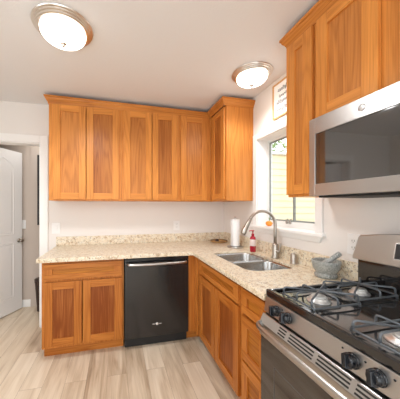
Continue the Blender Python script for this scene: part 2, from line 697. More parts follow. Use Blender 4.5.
def plate(name, label, cat, c, axis, w, hgt, kind):
    """wall plate; axis = outward normal: '-y' or '-x'"""
    t = thing(name, label, cat, c)
    m = MB()
    pts = []

    def bx(m, u0, u1, z0, z1, d0, d1):
        if axis == '-y':
            m.box(c[0] + u0, c[0] + u1, c[1] - d1, c[1] - d0, c[2] + z0, c[2] + z1)
        else:
            m.box(c[0] - d1, c[0] - d0, c[1] + u0, c[1] + u1, c[2] + z0, c[2] + z1)
    bx(m, -w / 2, w / 2, -hgt / 2, hgt / 2, 0.0, 0.006)
    m.build('cover_plate', PLASTICW, t, 0.002)
    if kind == 'switch':
        m = MB()
        bx(m, -0.016, 0.016, -0.032, 0.032, 0.006, 0.010)
        m.build('rocker', PLASTICW, t, 0.001)
    else:
        for zc in (-0.02, 0.02):
            m = MB()
            bx(m, -0.017, 0.017, zc - 0.014, zc + 0.014, 0.006, 0.008)
            q = m.build('socket', PLASTICW, t, 0.001)
            m = MB()
            for u in (-0.007, 0.007):
                bx(m, u - 0.0015, u + 0.0015, zc - 0.004, zc + 0.007, 0.008, 0.0086)
            bx(m, -0.002, 0.002, zc - 0.011, zc - 0.007, 0.008, 0.0086)
            m.build('slot', GASKET, q)
    return t


plate('light_switch', 'white light switch above the left end of the granite backsplash', 'switch', (-2.018, 0, 1.075), '-y', 0.085, 0.122, 'switch')
plate('wall_outlet', 'white electrical outlet on the back wall above the dishwasher', 'outlet', (-0.642, 0, 1.078), '-y', 0.078, 0.118, 'outlet')
plate('wall_outlet', 'white electrical outlet on the window wall beside the stove backguard', 'outlet', (0, -1.672, 1.09), '-x', 0.075, 0.125, 'outlet')
plate('light_switch', 'small white light switch on the hallway wall beside the open door', 'switch', (-2.562, 0.60, 1.08), '-y', 0.075, 0.115, 'switch')

# ------------------------------------------------------------------ kitchen window
m = MB()
for y0, y1 in ((WY1, WY1 + 0.058), (WY0 - 0.058, WY0)):
    m.box(-0.016, 0, y0, y1, WZ0 - 0.006, WZ1 + 0.058)
m.box(-0.016, 0, WY0, WY1, WZ1, WZ1 + 0.058)
struct(m, 'trim_2', TRIM, 0.003)
m = MB()
m.box(0.0, 0.15, WY1 - 0.006, WY1, WZ0, WZ1)
m.box(0.0, 0.15, WY0, WY0 + 0.006, WZ0, WZ1)
m.box(0.0, 0.15, WY0 + 0.006, WY1 - 0.006, WZ1 - 0.006, WZ1)
struct(m, 'trim_3', TRIM)
# stool and apron
m = MB()
m.box(-0.034, 0.0, WY0 - 0.078, WY1 + 0.078, 1.104, 1.128)
m.box(0.0, 0.145, WY0 + 0.0, WY1 - 0.0, 1.104, 1.1285)
ap = [(0, 1.060), (-0.010, 1.060), (-0.026, 1.104), (0, 1.104)]
ya0, ya1 = WY0 - 0.062, WY1 + 0.062
v = [(-0.0, ya0 + 0.03, 1.062), (-0.010, ya0 + 0.03, 1.062), (-0.026, ya0, 1.104), (0, ya0, 1.104),
     (-0.0, ya1 - 0.03, 1.062), (-0.010, ya1 - 0.03, 1.062), (-0.026, ya1, 1.104), (0, ya1, 1.104)]
m.add(v, [(0, 1, 2, 3), (7, 6, 5, 4), (0, 4, 5, 1), (1, 5, 6, 2), (2, 6, 7, 3), (3, 7, 4, 0)])
struct(m, 'trim_4', TRIM, 0.003)
w = thing('window_1', 'white sliding window above the sink', 'window', (0.12, -1.07, WZ0))
w['kind'] = 'structure'
GX = 0.12
m = MB()
a0, a1 = WY0 + 0.006, WY1 - 0.006
for args in ((a0, a0 + 0.022, WZ0, WZ1), (a1 - 0.022, a1, WZ0, WZ1), (a0 + 0.022, a1 - 0.022, WZ1 - 0.028, WZ1 - 0.006), (a0 + 0.022, a1 - 0.022, WZ0 + 0.0005, WZ0 + 0.052)):
    m.box(GX - 0.014, GX + 0.028, *args)
m.build('window_frame', VINYL, w, 0.002)
ym = -1.082
for (y0, y1, gx) in ((ym - 0.004, a1 - 0.022, GX), (a0 + 0.022, ym + 0.026, GX + 0.012)):
    m = MB()
    z0, z1 = WZ0 + 0.052, WZ1 - 0.028
    for args in ((y0, y0 + 0.024, z0, z1), (y1 - 0.014, y1, z0, z1), (y0 + 0.024, y1 - 0.014, z0, z0 + 0.014), (y0 + 0.024, y1 - 0.014, z1 - 0.014, z1)):
        m.box(gx - 0.006, gx + 0.006, *args)
    s_ = m.build('sash', GASKET, w, 0.001)
    MB().box(gx - 0.002, gx + 0.002, y0 + 0.024, y1 - 0.014, z0 + 0.014, z1 - 0.014).build('pane', GLASS, s_)
# little silver latches at the foot of the sash
for yy in (-1.020, -1.058):
    m = MB()
    m.tube(smooth_path([(GX - 0.016, yy + 0.016, 1.172), (GX - 0.030, yy + 0.008, 1.180), (GX - 0.034, yy - 0.006, 1.196), (GX - 0.028, yy - 0.016, 1.206)], 5), [0.006] * 15 + [0.008], 8)
    m.lathe([(0.012, 0), (0.012, 0.010)], (GX - 0.026, yy + 0.010, 1.172), 12, axis='x')
    m.build('sash_latch', NICKEL, w)
m = MB()
m.lathe([(0.008, 0), (0.008, 0.012)], (GX - 0.012, -1.02, 1.575), 10, axis='x')
m.tube([(GX - 0.010, -1.02, 1.575), (GX - 0.014, -1.055, 1.578)], 0.004, 8)
m.build('window_catch', NICKEL, w)

# dining window and patio opening frames behind the camera
m = MB()
for args in ((-3.5, -3.44, 0.8, 2.15), (-1.76, -1.7, 0.8, 2.15), (-2.63, -2.57, 0.86, 2.09), (-3.44, -1.76, 0.8, 0.86), (-3.44, -1.76, 2.09, 2.15)):
    m.box(-3.70, -3.62, *args)
struct(m, 'window_2', TRIM, 0.003)
m = MB()
for args in ((-3.4, -3.33, 0.0, 2.3), (-0.47, -0.4, 0.0, 2.3), (-1.94, -1.86, 0.0, 2.23), (-3.33, -0.47, 2.23, 2.3)):
    m.box(args[0], args[1], -5.09, -5.01, args[2], args[3])
struct(m, 'window_3', TRIM, 0.003)

# ------------------------------------------------------------------ outdoors
m = MB()
m.box(0.15, 9, -6, 9, -0.25, -0.15)
struct(m, 'ground', GROUND)
t = thing('garden_shed', 'pale yellow lap sided building seen through the kitchen window', 'building', (1.9, 1.2, -0.15))
m = MB()
z = -0.15
while z < 2.12:
    m.prism([(0.50, z), (0.50, z + 0.108), (0.512, z + 0.108), (0.512, z)], 'x', 0.45, 4.2)
    k = len(m.v) - 8
    for i in (0, 4):
        x_, y_, z_ = m.v[k + i]
        m.v[k + i] = (x_, y_ - 0.014, z_)
    z += 0.104
m.box(0.46, 4.19, 0.512, 2.2, -0.15, 2.16)
m.build('lap_siding', SIDING, t)
MB().box(0.40, 4.25, 0.44, 2.3, 2.165, 2.20).build('roof', TRIM, t)


def tree(label, c, hgt, rad, nleaf, seed):
    rnd = random.Random(seed)
    t = thing('garden_tree', label, 'tree', c, 'trees behind the yellow building')
    m = MB()
    m.tube([(c[0], c[1], c[2]), (c[0] + 0.1, c[1], c[2] + hgt * 0.4), (c[0], c[1] + 0.1, c[2] + hgt * 0.75)], [0.13, 0.10, 0.05], 10)
    for k in range(7):
        a = k * 0.9
        m.tube([(c[0] + 0.05, c[1] + 0.05, c[2] + hgt * (0.45 + 0.04 * k)), (c[0] + math.cos(a) * rad * 0.7, c[1] + math.sin(a) * rad * 0.7, c[2] + hgt * (0.62 + 0.05 * k))], [0.04, 0.012], 6)
    m.build('trunk', BARK, t)
    m = MB()
    for k in range(nleaf):
        while True:
            p = Vector((rnd.uniform(-1, 1), rnd.uniform(-1, 1), rnd.uniform(-1, 1)))
            if p.length < 1:
                break
        q = Vector((c[0], c[1], c[2] + hgt * 0.72)) + Vector((p.x * rad, p.y * rad, p.z * hgt * 0.34))
        rot = Matrix.Rotation(rnd.uniform(0, 6.28), 3, 'Z') @ Matrix.Rotation(rnd.uniform(-1.2, 1.2), 3, 'X')
        s = rnd.uniform(0.05, 0.09)
        m.add([q + rot @ Vector(u) for u in ((0, -s, 0), (s * .5, 0, s * .1), (0, s, 0), (-s * .5, 0, s * .1))], [(0, 1, 2, 3)])
    m.build('foliage', LEAF, t)


tree('leafy green tree rising behind the left part of the yellow building', (2.4, 3.9, -0.15), 4.2, 1.5, 3000, 3)
tree('leafy green tree rising behind the right part of the yellow building', (6.4, 4.2, -0.15), 3.9, 1.4, 2400, 5)

# ------------------------------------------------------------------ cabinets
UB, UT = 1.372, 2.335          # upper carcass bottom and top
DB, DT = 1.387, 2.312          # upper doors


def shaker(name, parent, face, u0, u1, z0, z1, plane, stile=0.066, rail=0.062, th=0.02, horizontal=False, panel_tone=0.3):
    """five piece door or drawer front. face 'y': faces -Y at y=plane, u is X; face 'x': faces -X at x=plane, u is Y"""
    u0, u1 = min(u0, u1), max(u0, u1)
    m = MB()

    def bx(a, b, c, d, d0, d1, mat, mm):
        if face == 'y':
            mm.box(a, b, plane + d0, plane + d1, c, d, mat)
        else:
            mm.box(plane + d0, plane + d1, a, b, c, d, mat)
    g = 0.0003
    if horizontal:
        bx(u0, u1, z0, z0 + rail, 0, th, 1, m)
        bx(u0, u1, z1 - rail, z1, 0, th, 1, m)
        bx(u0, u0 + stile, z0 + rail + g, z1 - rail - g, 0, th, 0, m)
        bx(u1 - stile, u1, z0 + rail + g, z1 - rail - g, 0, th, 0, m)
    else:
        bx(u0, u0 + stile, z0, z1, 0, th, 0, m)
        bx(u1 - stile, u1, z0, z1, 0, th, 0, m)
        bx(u0 + stile + g, u1 - stile - g, z0, z0 + rail, 0, th, 1, m)
        bx(u0 + stile + g, u1 - stile - g, z1 - rail, z1, 0, th, 1, m)
    rm = WOOD_X if face == 'y' else WOOD_Y
    o = m.build(name, [WOOD_V, rm], parent, 0.0016)
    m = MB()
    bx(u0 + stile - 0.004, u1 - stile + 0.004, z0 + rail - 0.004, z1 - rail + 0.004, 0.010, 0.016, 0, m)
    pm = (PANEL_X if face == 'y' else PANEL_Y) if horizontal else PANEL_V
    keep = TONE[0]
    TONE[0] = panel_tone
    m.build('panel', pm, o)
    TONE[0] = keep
    return o


def hollow(m, face, u0, u1, back, front, z0, z1, openings, side_boards=True):
    """cabinet box of boards with a face frame; openings = (ua, ub, za, zb) left clear behind the doors"""
    def bx(a, b, c, d, e, g):
        if face == 'y':
            m.box(a, b, c, d, e, g)
        else:
            m.box(c, d, a, b, e, g)
    T = 0.017
    ff = front + 0.019
    bx(u0, u0 + T, ff, back, z0, z1)
    bx(u1 - T, u1, ff, back, z0, z1)
    bx(u0 + T, u1 - T, ff, back, z0, z0 + T)
    bx(u0 + T, u1 - T, back - 0.008, back, z0 + T, z1)
    # face frame: a grid of cells, those outside every opening are wood
    us = sorted({u0, u1} | {o[0] for o in openings} | {o[1] for o in openings})
    zs = sorted({z0, z1} | {o[2] for o in openings} | {o[3] for o in openings})
    for j in range(len(zs) - 1):
        run = None
        for i in range(len(us) - 1):
            uc, zc = (us[i] + us[i + 1]) / 2, (zs[j] + zs[j + 1]) / 2
            solid = not any(o[0] < uc < o[1] and o[2] < zc < o[3] for o in openings)
            if solid and run is None:
                run = us[i]
            if run is not None and (not solid or i == len(us) - 2):
                bx(run, us[i + 1] if solid else us[i], front, ff, zs[j], zs[j + 1])
                run = None


def upper_back(label, x0, x1, doors, tones):
    t = thing('wall_cabinet', label, 'cabinet', ((x0 + x1) / 2, -0.15, UB))
    m = MB()
    hollow(m, 'y', x0, x1, -0.001, -0.303, UB, UT, [(doors[0][0] + 0.012, doors[-1][1] - 0.012, DB + 0.012, DT - 0.012)])
    m.box(x0 + 0.017, x1 - 0.017, -0.284, -0.009, UT - 0.017, UT)
    m.build('carcass', WOOD_V, t, 0.001)
    for (a, b), tn in zip(doors, tones):
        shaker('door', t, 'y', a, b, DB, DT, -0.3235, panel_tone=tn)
    return t


upper_back('two door wall cabinet at the left end of the back wall beside the doorway', -2.011, -1.3185, [(-1.969, -1.668), (-1.661, -1.343)], (0.06, 0.32))
upper_back('two door wall cabinet over the dishwasher, middle of the back wall row', -1.318, -0.6975, [(-1.293, -1.002), (-0.995, -0.717)], (0.16, 0.36))
upper_back('single door wall cabinet on the back wall next to the corner', -0.697, -0.3255, [(-0.677, -0.367)], (0.14,))
t = thing('wall_cabinet', 'deep corner wall cabinet with plain wood end panel left of the window', 'cabinet', (-0.15, -0.33, UB))
m = MB()
m.box(-0.303, -0.001, -0.656, -0.001, UB, UT)
m.box(-0.325, -0.303, -0.325, -0.001, UB, UT)
m.build('carcass', WOOD_V, t, 0.0015)
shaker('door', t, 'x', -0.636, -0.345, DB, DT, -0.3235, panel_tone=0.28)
t = thing('wall_cabinet', 'narrow single door wall cabinet between the window and the microwave', 'cabinet', (-0.15, -1.59, UB))
m = MB()
hollow(m, 'x', -1.7045, -1.493, -0.001, -0.303, UB, UT, [(-1.678, -1.512, DB + 0.012, DT - 0.012)])
m.box(-0.284, -0.009, -1.6875, -1.510, UT - 0.017, UT)
m.build('carcass', WOOD_V, t, 0.0015)
shaker('door', t, 'x', -1.690, -1.500, DB, DT, -0.3235, panel_tone=0.14)
t = thing('wall_cabinet', 'two door wall cabinet directly above the microwave', 'cabinet', (-0.15, -2.05, 1.775))
m = MB()
hollow(m, 'x', -2.403, -1.705, -0.001, -0.303, 1.775, UT, [(-2.004, -1.729, 1.794, DT - 0.012), (-2.375, -2.100, 1.794, DT - 0.012)])
m.box(-0.284, -0.009, -2.386, -1.722, UT - 0.017, UT)
m.build('carcass', WOOD_V, t, 0.0015)
shaker('door', t, 'x', -2.016, -1.717, 1.782, DT, -0.3235, panel_tone=0.10)
shaker('door', t, 'x', -2.387, -2.088, 1.782, DT, -0.3235, panel_tone=0.10)


def crown(path, label, mat):
    prof = [(0.0, 2.318), (0.006, 2.318), (0.009, 2.333), (0.016, 2.345), (0.026, 2.357), (0.030, 2.372), (0.036, 2.374), (0.036, 2.389), (0.0, 2.389)]
    n, k = len(path), len(prof)
    v, f = [], []
    nm = []
    for i in range(n - 1):
        d = (Vector(path[i + 1]) - Vector(path[i])).normalized()
        nm.append(Vector((d.y, -d.x)))
    for i, p in enumerate(path):
        if i == 0:
            o = nm[0]
        elif i == n - 1:
            o = nm[-1]
        else:
            o = nm[i - 1] + nm[i]
            o = o / max(o.dot(nm[i]), 0.1)
        for (d, z) in prof:
            v.append((p[0] + o.x * d, p[1] + o.y * d, z))
    for i in range(n - 1):
        for j in range(k):
            q = (j + 1) % k
            f.append((i * k + j, i * k + q, (i + 1) * k + q, (i + 1) * k + j))
    f.append(tuple(range(k)))
    f.append(tuple(range(n * k - 1, (n - 1) * k - 1, -1)))
    m = MB().add(v, f)
    cx = sum(p[0] for p in path) / n
    cy = sum(p[1] for p in path) / n
    return solo(m, 'crown_moulding', mat, label, 'moulding', (cx, cy, 2.318))


TONE[0] = 0.2
crown([(-2.0115, -0.002), (-2.0115, -0.3040), (-0.3255 - 0.0005, -0.3040), (-0.3265, -0.3040), (-0.3265, -0.6565), (-0.002, -0.6565)], 'wood crown moulding along the top of the back wall cabinets round to the corner cabinet', WOOD_X)
crown([(-0.002, -1.4925), (-0.3040, -1.4925), (-0.3040, -2.4035), (-0.002, -2.4035)], 'wood crown moulding along the top of the cabinets over the microwave', WOOD_Y)

TONE[0] = 0.0
CT, CB = 0.879, 0.843         # countertop top and underside


TONE[0] = 0.40  # shade on the base cabinets painted in as darker frame and panel tones


def base_carcass(t, face, u0, u1, openings, back=-0.002):
    """open topped box of boards with a face frame; face 'y' or 'x' (front plane at -0.61)"""
    m = MB()

    def bx(a, b, c, d, z0, z1):
        if face == 'y':
            m.box(a, b, c, d, z0, z1)
        else:
            m.box(c, d, a, b, z0, z1)
    hollow(m, face, u0, u1, back, -0.610, 0.10, CB - 0.001, openings)
    m.build('carcass', WOOD_V, t, 0.001)
    m = MB()
    bx(u0 + 0.001, u1 - 0.001, -0.545, -0.530, 0.001, 0.0995)
    bx(u0 + 0.001, u0 + 0.017, -0.530, back, 0.001, 0.0995)
    bx(u1 - 0.017, u1 - 0.001, -0.530, back, 0.001, 0.0995)
    m.build('toe_kick', WOOD_X if face == 'y' else WOOD_Y, t)


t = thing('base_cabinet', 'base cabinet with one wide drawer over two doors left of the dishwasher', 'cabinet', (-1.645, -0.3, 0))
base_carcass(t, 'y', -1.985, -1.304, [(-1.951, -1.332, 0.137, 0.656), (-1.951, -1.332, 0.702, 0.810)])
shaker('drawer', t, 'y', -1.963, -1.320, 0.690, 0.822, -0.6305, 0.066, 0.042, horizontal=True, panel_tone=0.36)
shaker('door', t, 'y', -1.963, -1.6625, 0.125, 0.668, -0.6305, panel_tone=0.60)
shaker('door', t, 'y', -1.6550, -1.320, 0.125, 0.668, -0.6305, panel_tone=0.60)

t = thing('corner_filler', 'upright wood filler post in the corner between dishwasher and sink cabinet', 'filler', (-0.65, -0.64, 0.1))
m = MB()
m.box(-0.690, -0.6105, -0.631, -0.612, 0.10, CB - 0.001)
m.box(-0.6305, -0.6105, -0.698, -0.6315, 0.10, CB - 0.001)
m.build('post', WOOD_V, t, 0.0015)
m = MB()
m.box(-0.690, -0.545, -0.560, -0.545, 0.001, 0.0995)
m.build('toe_kick', WOOD_X, t)

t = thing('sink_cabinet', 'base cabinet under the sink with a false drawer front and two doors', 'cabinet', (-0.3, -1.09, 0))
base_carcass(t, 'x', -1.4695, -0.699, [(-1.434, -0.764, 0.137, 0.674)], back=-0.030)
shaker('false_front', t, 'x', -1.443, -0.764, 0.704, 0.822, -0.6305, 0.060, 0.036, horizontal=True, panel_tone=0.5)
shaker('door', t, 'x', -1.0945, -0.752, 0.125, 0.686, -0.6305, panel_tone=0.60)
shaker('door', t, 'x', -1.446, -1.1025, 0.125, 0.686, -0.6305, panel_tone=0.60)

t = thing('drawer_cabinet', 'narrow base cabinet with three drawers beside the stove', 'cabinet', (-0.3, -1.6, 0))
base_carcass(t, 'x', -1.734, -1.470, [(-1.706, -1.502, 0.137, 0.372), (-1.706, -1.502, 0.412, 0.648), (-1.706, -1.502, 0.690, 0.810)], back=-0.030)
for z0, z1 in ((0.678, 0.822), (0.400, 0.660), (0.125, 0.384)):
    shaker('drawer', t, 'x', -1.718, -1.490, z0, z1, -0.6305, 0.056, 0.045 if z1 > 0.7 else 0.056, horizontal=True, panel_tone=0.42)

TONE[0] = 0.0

# ------------------------------------------------------------------ countertop with sink cut-out, backsplash
SX0, SX1, SY0, SY1 = -0.500, -0.112, -1.372, -0.742
ct = thing('countertop', 'speckled beige granite countertop running round the corner with low backsplash', 'countertop', (-0.9, -0.6, CB))
bm = bmesh.new()
outer = [(-2.015, -0.002), (-2.015, -0.657), (-0.654, -0.657), (-0.654, -1.7345), (-0.002, -1.7345), (-0.002, -0.002)]
hole = rrect(SX0, SX1, SY0, SY1, 0.085, 8)
off = ORIGIN[ct.name]
edges = []
for loop in (outer, hole):
    vs_ = [bm.verts.new(Vector((p[0], p[1], CT)) - off) for p in loop]
    for i in range(len(vs_)):
        edges.append(bm.edges.new((vs_[i], vs_[(i + 1) % len(vs_)])))
bmesh.ops.triangle_fill(bm, use_beauty=True, use_dissolve=False, edges=edges)
res = bmesh.ops.extrude_face_region(bm, geom=list(bm.faces))
for g_ in res['geom']:
    if isinstance(g_, bmesh.types.BMVert):
        g_.co.z -= CT - CB
bmesh.ops.recalc_face_normals(bm, faces=bm.faces)
me = bpy.data.meshes.new('slab')
bm.to_mesh(me)
bm.free()
me.materials.append(GRANITE)
slab = bpy.data.objects.new('slab', me)
COL.objects.link(slab)
slab.parent = ct
md = slab.modifiers.new('soft_edges', 'BEVEL')
md.width, md.segments, md.limit_method, md.angle_limit = 0.005, 3, 'ANGLE', R(50)
MB().box(-2.013, -0.002, -0.022, -0.002, CT + 0.0002, 0.979).build('backsplash', GRANITE, ct, 0.002)
MB().box(-0.022, -0.002, -1.7345, -0.0225, CT + 0.0002, 0.986).build('backsplash', GRANITE, ct, 0.002)

# ------------------------------------------------------------------ sink
sk = thing('sink', 'stainless double bowl undermount sink set in the granite', 'sink', (-0.3, -1.05, 0.65))


def bowl(y0, y1):
    m = MB()
    x0, x1 = SX0 + 0.004, SX1 - 0.004
    rings = [(0.0, CT - 0.016, 0.075), (0.004, CT - 0.030, 0.073), (0.012, 0.70, 0.066), (0.030, 0.676, 0.055), (0.060, 0.670, 0.04), (0.15, 0.668, 0.012)]
    n = None
    v, f = [], []
    for ins, z, r in rings:
        L = rrect(x0 + ins, x1 - ins, y0 + min(ins, (y1 - y0) / 2 - 0.03), y1 - min(ins, (y1 - y0) / 2 - 0.03), min(r, (y1 - y0) / 2 - min(ins, (y1 - y0) / 2 - 0.03) - 0.002), 6)
        n = len(L)
        v += [(p[0], p[1], z) for p in L]
    for k in range(len(rings) - 1):
        for i in range(n):
            j = (i + 1) % n
            f.append((k * n + i, k * n + j, (k + 1) * n + j, (k + 1) * n + i))
    f.append(tuple(range((len(rings) - 1) * n, len(rings) * n)))
    m.add(v, f, 0, True)
    o = m.build('bowl', SINKSTEEL, sk)
    md = o.modifiers.new('sheet_metal', 'SOLIDIFY')
    md.thickness = 0.0012
    md.offset = 1
    cx, cy = (x0 + x1) / 2, (y0 + y1) / 2
    d = MB()
    d.lathe([(0.043, 0.669), (0.045, 0.672), (0.036, 0.6725), (0.030, 0.6695)], (cx, cy, 0), 24)
    d.build('drain', CHROME, o)


YD = -1.045
bowl(YD + 0.010, SY1 - 0.004)
bowl(SY0 + 0.004, YD - 0.010)
m = MB()
m.box(SX0 + 0.006, SX1 - 0.006, YD - 0.0098, YD + 0.0098, CT - 0.05, CT - 0.014)
m.build('divider', SINKSTEEL, sk, 0.006)
m = MB()   # flange under the stone
o_ = rrect(SX0 - 0.02, SX1 + 0.02, SY0 - 0.02, SY1 + 0.02, 0.09, 6)
i_ = rrect(SX0 + 0.003, SX1 - 0.003, SY0 + 0.003, SY1 - 0.003, 0.08, 6)
n = len(o_)
v = [(p[0], p[1], CB - 0.001) for p in o_] + [(p[0], p[1], CB - 0.001) for p in i_]
v += [(p[0], p[1], CB - 0.003) for p in o_] + [(p[0], p[1], CB - 0.003) for p in i_]
f = []
for i in range(n):
    j = (i + 1) % n
    f += [(i, j, n + j, n + i), (2 * n + i, 3 * n + i, 3 * n + j, 2 * n + j), (i, 2 * n + i, 2 * n + j, j), (n + i, n + j, 3 * n + j, 3 * n + i)]
m.add(v, f)
m.build('flange', SINKSTEEL, sk)

# ------------------------------------------------------------------ faucet
FX, FY = -0.066, -1.069
fa = thing('faucet', 'brushed nickel gooseneck kitchen faucet with side lever behind the sink', 'faucet', (FX, FY, CT))
m = MB()
m.lathe([(0.030, 0.0005), (0.031, 0.006), (0.027, 0.012), (0.0235, 0.02), (0.0235, 0.105), (0.020, 0.118), (0.0135, 0.125)], (FX, FY, CT), 24)
m.build('base', NICKEL, fa)
pts = [(FX, FY, CT + 0.118), (FX, FY, CT + 0.20), (FX, FY, CT + 0.285)]
for i in range(1, 15):
    a = math.pi * 0.88 * i / 14
    pts.append((FX - 0.122 * (1 - math.cos(a)), FY + 0.004 * i / 14, CT + 0.285 + 0.112 * math.sin(a)))
MB().tube(pts, 0.0128, 16).build('spout', NICKEL, fa)
e0 = Vector(pts[-1])
dr = (e0 - Vector(pts[-2])).normalized()
m = MB()
m.tube([e0, e0 + dr * 0.006, e0 + dr * 0.02, e0 + dr * 0.085, e0 + dr * 0.125, e0 + dr * 0.135], [0.013, 0.0155, 0.0155, 0.0185, 0.022, 0.018], 18)
m.build('spray_head', NICKEL, fa)
m = MB()
m.tube([(FX, FY, CT + 0.062), (FX + 0.004, FY - 0.045, CT + 0.064)], [0.015, 0.013], 14)
m.tube(smooth_path([(FX + 0.004, FY - 0.040, CT + 0.056), (FX + 0.006, FY - 0.046, CT + 0.085), (FX + 0.010, FY - 0.052, CT + 0.135)], 5), [0.010] * 4 + [0.0085] * 4 + [0.007] * 3, 12)
m.build('lever', NICKEL, fa)
m = MB()
m.lathe([(0.026, 0.0005), (0.026, 0.004), (0.0225, 0.008), (0.0225, 0.066), (0.019, 0.074), (0.008, 0.078)], (-0.056, -1.262, CT), 24)
solo(m, 'air_gap_cap', NICKEL, 'short brushed nickel cylinder cap on the counter right of the faucet', 'air gap', (-0.056, -1.262, CT))

# ------------------------------------------------------------------ dishwasher
dw = thing('dishwasher', 'black dishwasher with a long metal bar handle', 'dishwasher', (-0.995, -0.3, 0))
m = MB()
m.box(-1.297, -0.693, -0.595, -0.03, 0.10, CB - 0.008)
m.build('tub', BLACKMATTE, dw)
MB().box(-1.2975, -0.6925, -0.642, -0.5955, 0.108, 0.800).build('door', BLACKPANEL, dw, 0.006)
MB().box(-1.2975, -0.6925, -0.636, -0.5955, 0.803, 0.834).build('control_strip', BLACKPLASTIC, dw, 0.003)
m = MB()
m.box(-1.295, -0.695, -0.582, -0.560, 0.004, 0.104)
m.build('toe_panel', BLACKMATTE, dw, 0.002)
m = MB()
hp = smooth_path([(-1.268, -0.640, 0.789), (-1.262, -0.668, 0.789), (-1.23, -0.684, 0.789), (-1.10, -0.690, 0.789), (-0.995, -0.691, 0.789), (-0.89, -0.690, 0.789), (-0.760, -0.684, 0.789), (-0.728, -0.668, 0.789), (-0.722, -0.640, 0.789)], 5)
m.tube(hp, 0.0125, 12, flat=0.8)
m.build('handle', STEEL, dw)
eb = MB()
eb.lathe([(0.0125, 0.0), (0.0125, -0.002), (0.010, -0.0026)], (-1.000, -0.6421, 0.222), 20, axis='y')
eb.box(-1.043, -1.017, -0.644, -0.6421, 0.2195, 0.2245)
eb.box(-0.983, -0.957, -0.644, -0.6421, 0.2195, 0.2245)
eb.build('emblem', EMBLEM, dw, label='round silver emblem between two short bars')

# ------------------------------------------------------------------ range
RY0, RY1 = -2.372, -1.740
RC = (RY0 + RY1) / 2
rg = thing('stove', 'stainless gas stove with black cooktop and cast iron grates', 'stove', (-0.33, RC, 0))
MB().box(-0.640, -0.022, RY0, RY1, 0.06, 0.868).build('body', BLACKMATTE, rg, 0.003)
m = MB()
for x in (-0.58, -0.08):
    for y in (RY0 + 0.05, RY1 - 0.05):
        m = MB()
        m.lathe([(0.02, 0.001), (0.02, 0.06)], (x, y, 0), 12)
        m.build('foot', BLACKMATTE, rg)
# cooktop: dished slab with raised rim
m = MB()
m.box(-0.640, -0.030, RY0, RY1, 0.8685, 0.890)
m.box(-0.647, -0.622, RY0, RY1, 0.872, 0.9065, 1)
m.box(-0.622, -0.030, RY1 - 0.014, RY1, 0.889, 0.9045)
m.box(-0.622, -0.030, RY0, RY0 + 0.014, 0.889, 0.9045)
m.build('cooktop', [COOKTOP, BLACKGLOSS], rg, 0.006, 3)
# control panel
m = MB()
m.prism([(-0.6475, 0.8715), (-0.658, 0.800), (-0.641, 0.800), (-0.641, 0.8715)], 'y', RY0 + 0.001, RY1 - 0.001)
cp = m.build('control_panel', STEEL, rg, 0.003)
pd = Vector((-0.6475 + 0.658, 0, 0.0715)).normalized()       # up along the panel
pn = Vector((-pd.z, 0, pd.x))                                   # outward
for ky in (-1.826, -1.895, RC, -2.171, -2.243):
    if ky == RC:
        continue
    c = Vector((-0.653, ky, 0.834))
    m = MB()
    m.tube([c, c + pn * 0.003, c + pn * 0.006], [0.0235, 0.0235, 0.021], 24)
    m.tube([c + pn * 0.006, c + pn * 0.012, c + pn * 0.022, c + pn * 0.027], [0.0205, 0.0215, 0.0195, 0.0155], 24)
    g0 = c + pn * 0.026
    tilt = (pd * 0.985 + Vector((0, 1, 0)) * 0.17).normalized()
    wv = tilt.cross(pn)
    v = []
    for d in (-0.012, 0.012):
        for s1 in (-1, 1):
            for s2 in (-1, 1):
                v.append(g0 + pn * d + tilt * s1 * (0.0225 - (d + 0.012) * 0.14) + wv * s2 * (0.0085 - (d + 0.012) * 0.08))
    m.add(v, [(0, 1, 3, 2), (4, 6, 7, 5), (0, 4, 5, 1), (2, 3, 7, 6), (0, 2, 6, 4), (1, 5, 7, 3)])
    m.build('knob', BLACKPLASTIC, rg, 0.0015)
for ky in (-1.861, -2.137, -2.207, -2.280):
    c = Vector((-0.6505, ky, 0.853)) + pn * 0.0003
    m = MB()
    m.tube([c, c + pn * 0.0008], 0.0032, 10)
    m.build('dial_mark', BLACKPLASTIC, cp)
# oven door with slotted top strip, bar handle and dark glass
m = MB()
m.prism([(-0.642, 0.792), (-0.664, 0.792), (-0.684, 0.752), (-0.684, 0.690), (-0.642, 0.690)], 'y', RY0 + 0.002, RY1 - 0.002)
od = m.build('door_top', STEEL, rg, 0.003)
sd = Vector((-0.020, 0, -0.040)).normalized()
sn = Vector((-0.040, 0, 0.020)).normalized()
m = MB()
for (ya, yb) in ((-1.908, -1.866), (-2.045, -1.926), (-2.180, -2.062), (-2.315, -2.197)):
    for k in range(3):
        c = Vector((-0.664, 0, 0.792)) + sd * (0.008 + 0.0125 * k)
        v = []
        for dpt in (-0.002, 0.0006):
            for (yy, q) in ((ya, 0), (yb, 0), (yb, 0.0062), (ya, 0.0062)):
                p = c + sd * q + sn * dpt
                v.append((p.x, yy, p.z))
        m.add(v, [(0, 1, 2, 3), (7, 6, 5, 4), (0, 4, 5, 1), (1, 5, 6, 2), (2, 6, 7, 3), (3, 7, 4, 0)])
m.build('vent_slots', BLACKMATTE, od)
m = MB()
m.box(-0.678, -0.642, RY0 + 0.003, RY1 - 0.003, 0.19, 0.689)
m.build('oven_door', DARKGLASS, rg, 0.004)
m = MB()
for (y0, y1, z0, z1) in ((RY0 + 0.10, RY1 - 0.10, 0.586, 0.590), (RY0 + 0.10, RY1 - 0.10, 0.28, 0.284), (RY0 + 0.10, RY0 + 0.104, 0.284, 0.586), (RY1 - 0.104, RY1 - 0.10, 0.284, 0.586)):
    m.box(-0.6786, -0.6781, y0, y1, z0, z1)
m.build('window_outline', simple('window_outline_grey', (0.07, 0.065, 0.06), 0.3), rg)
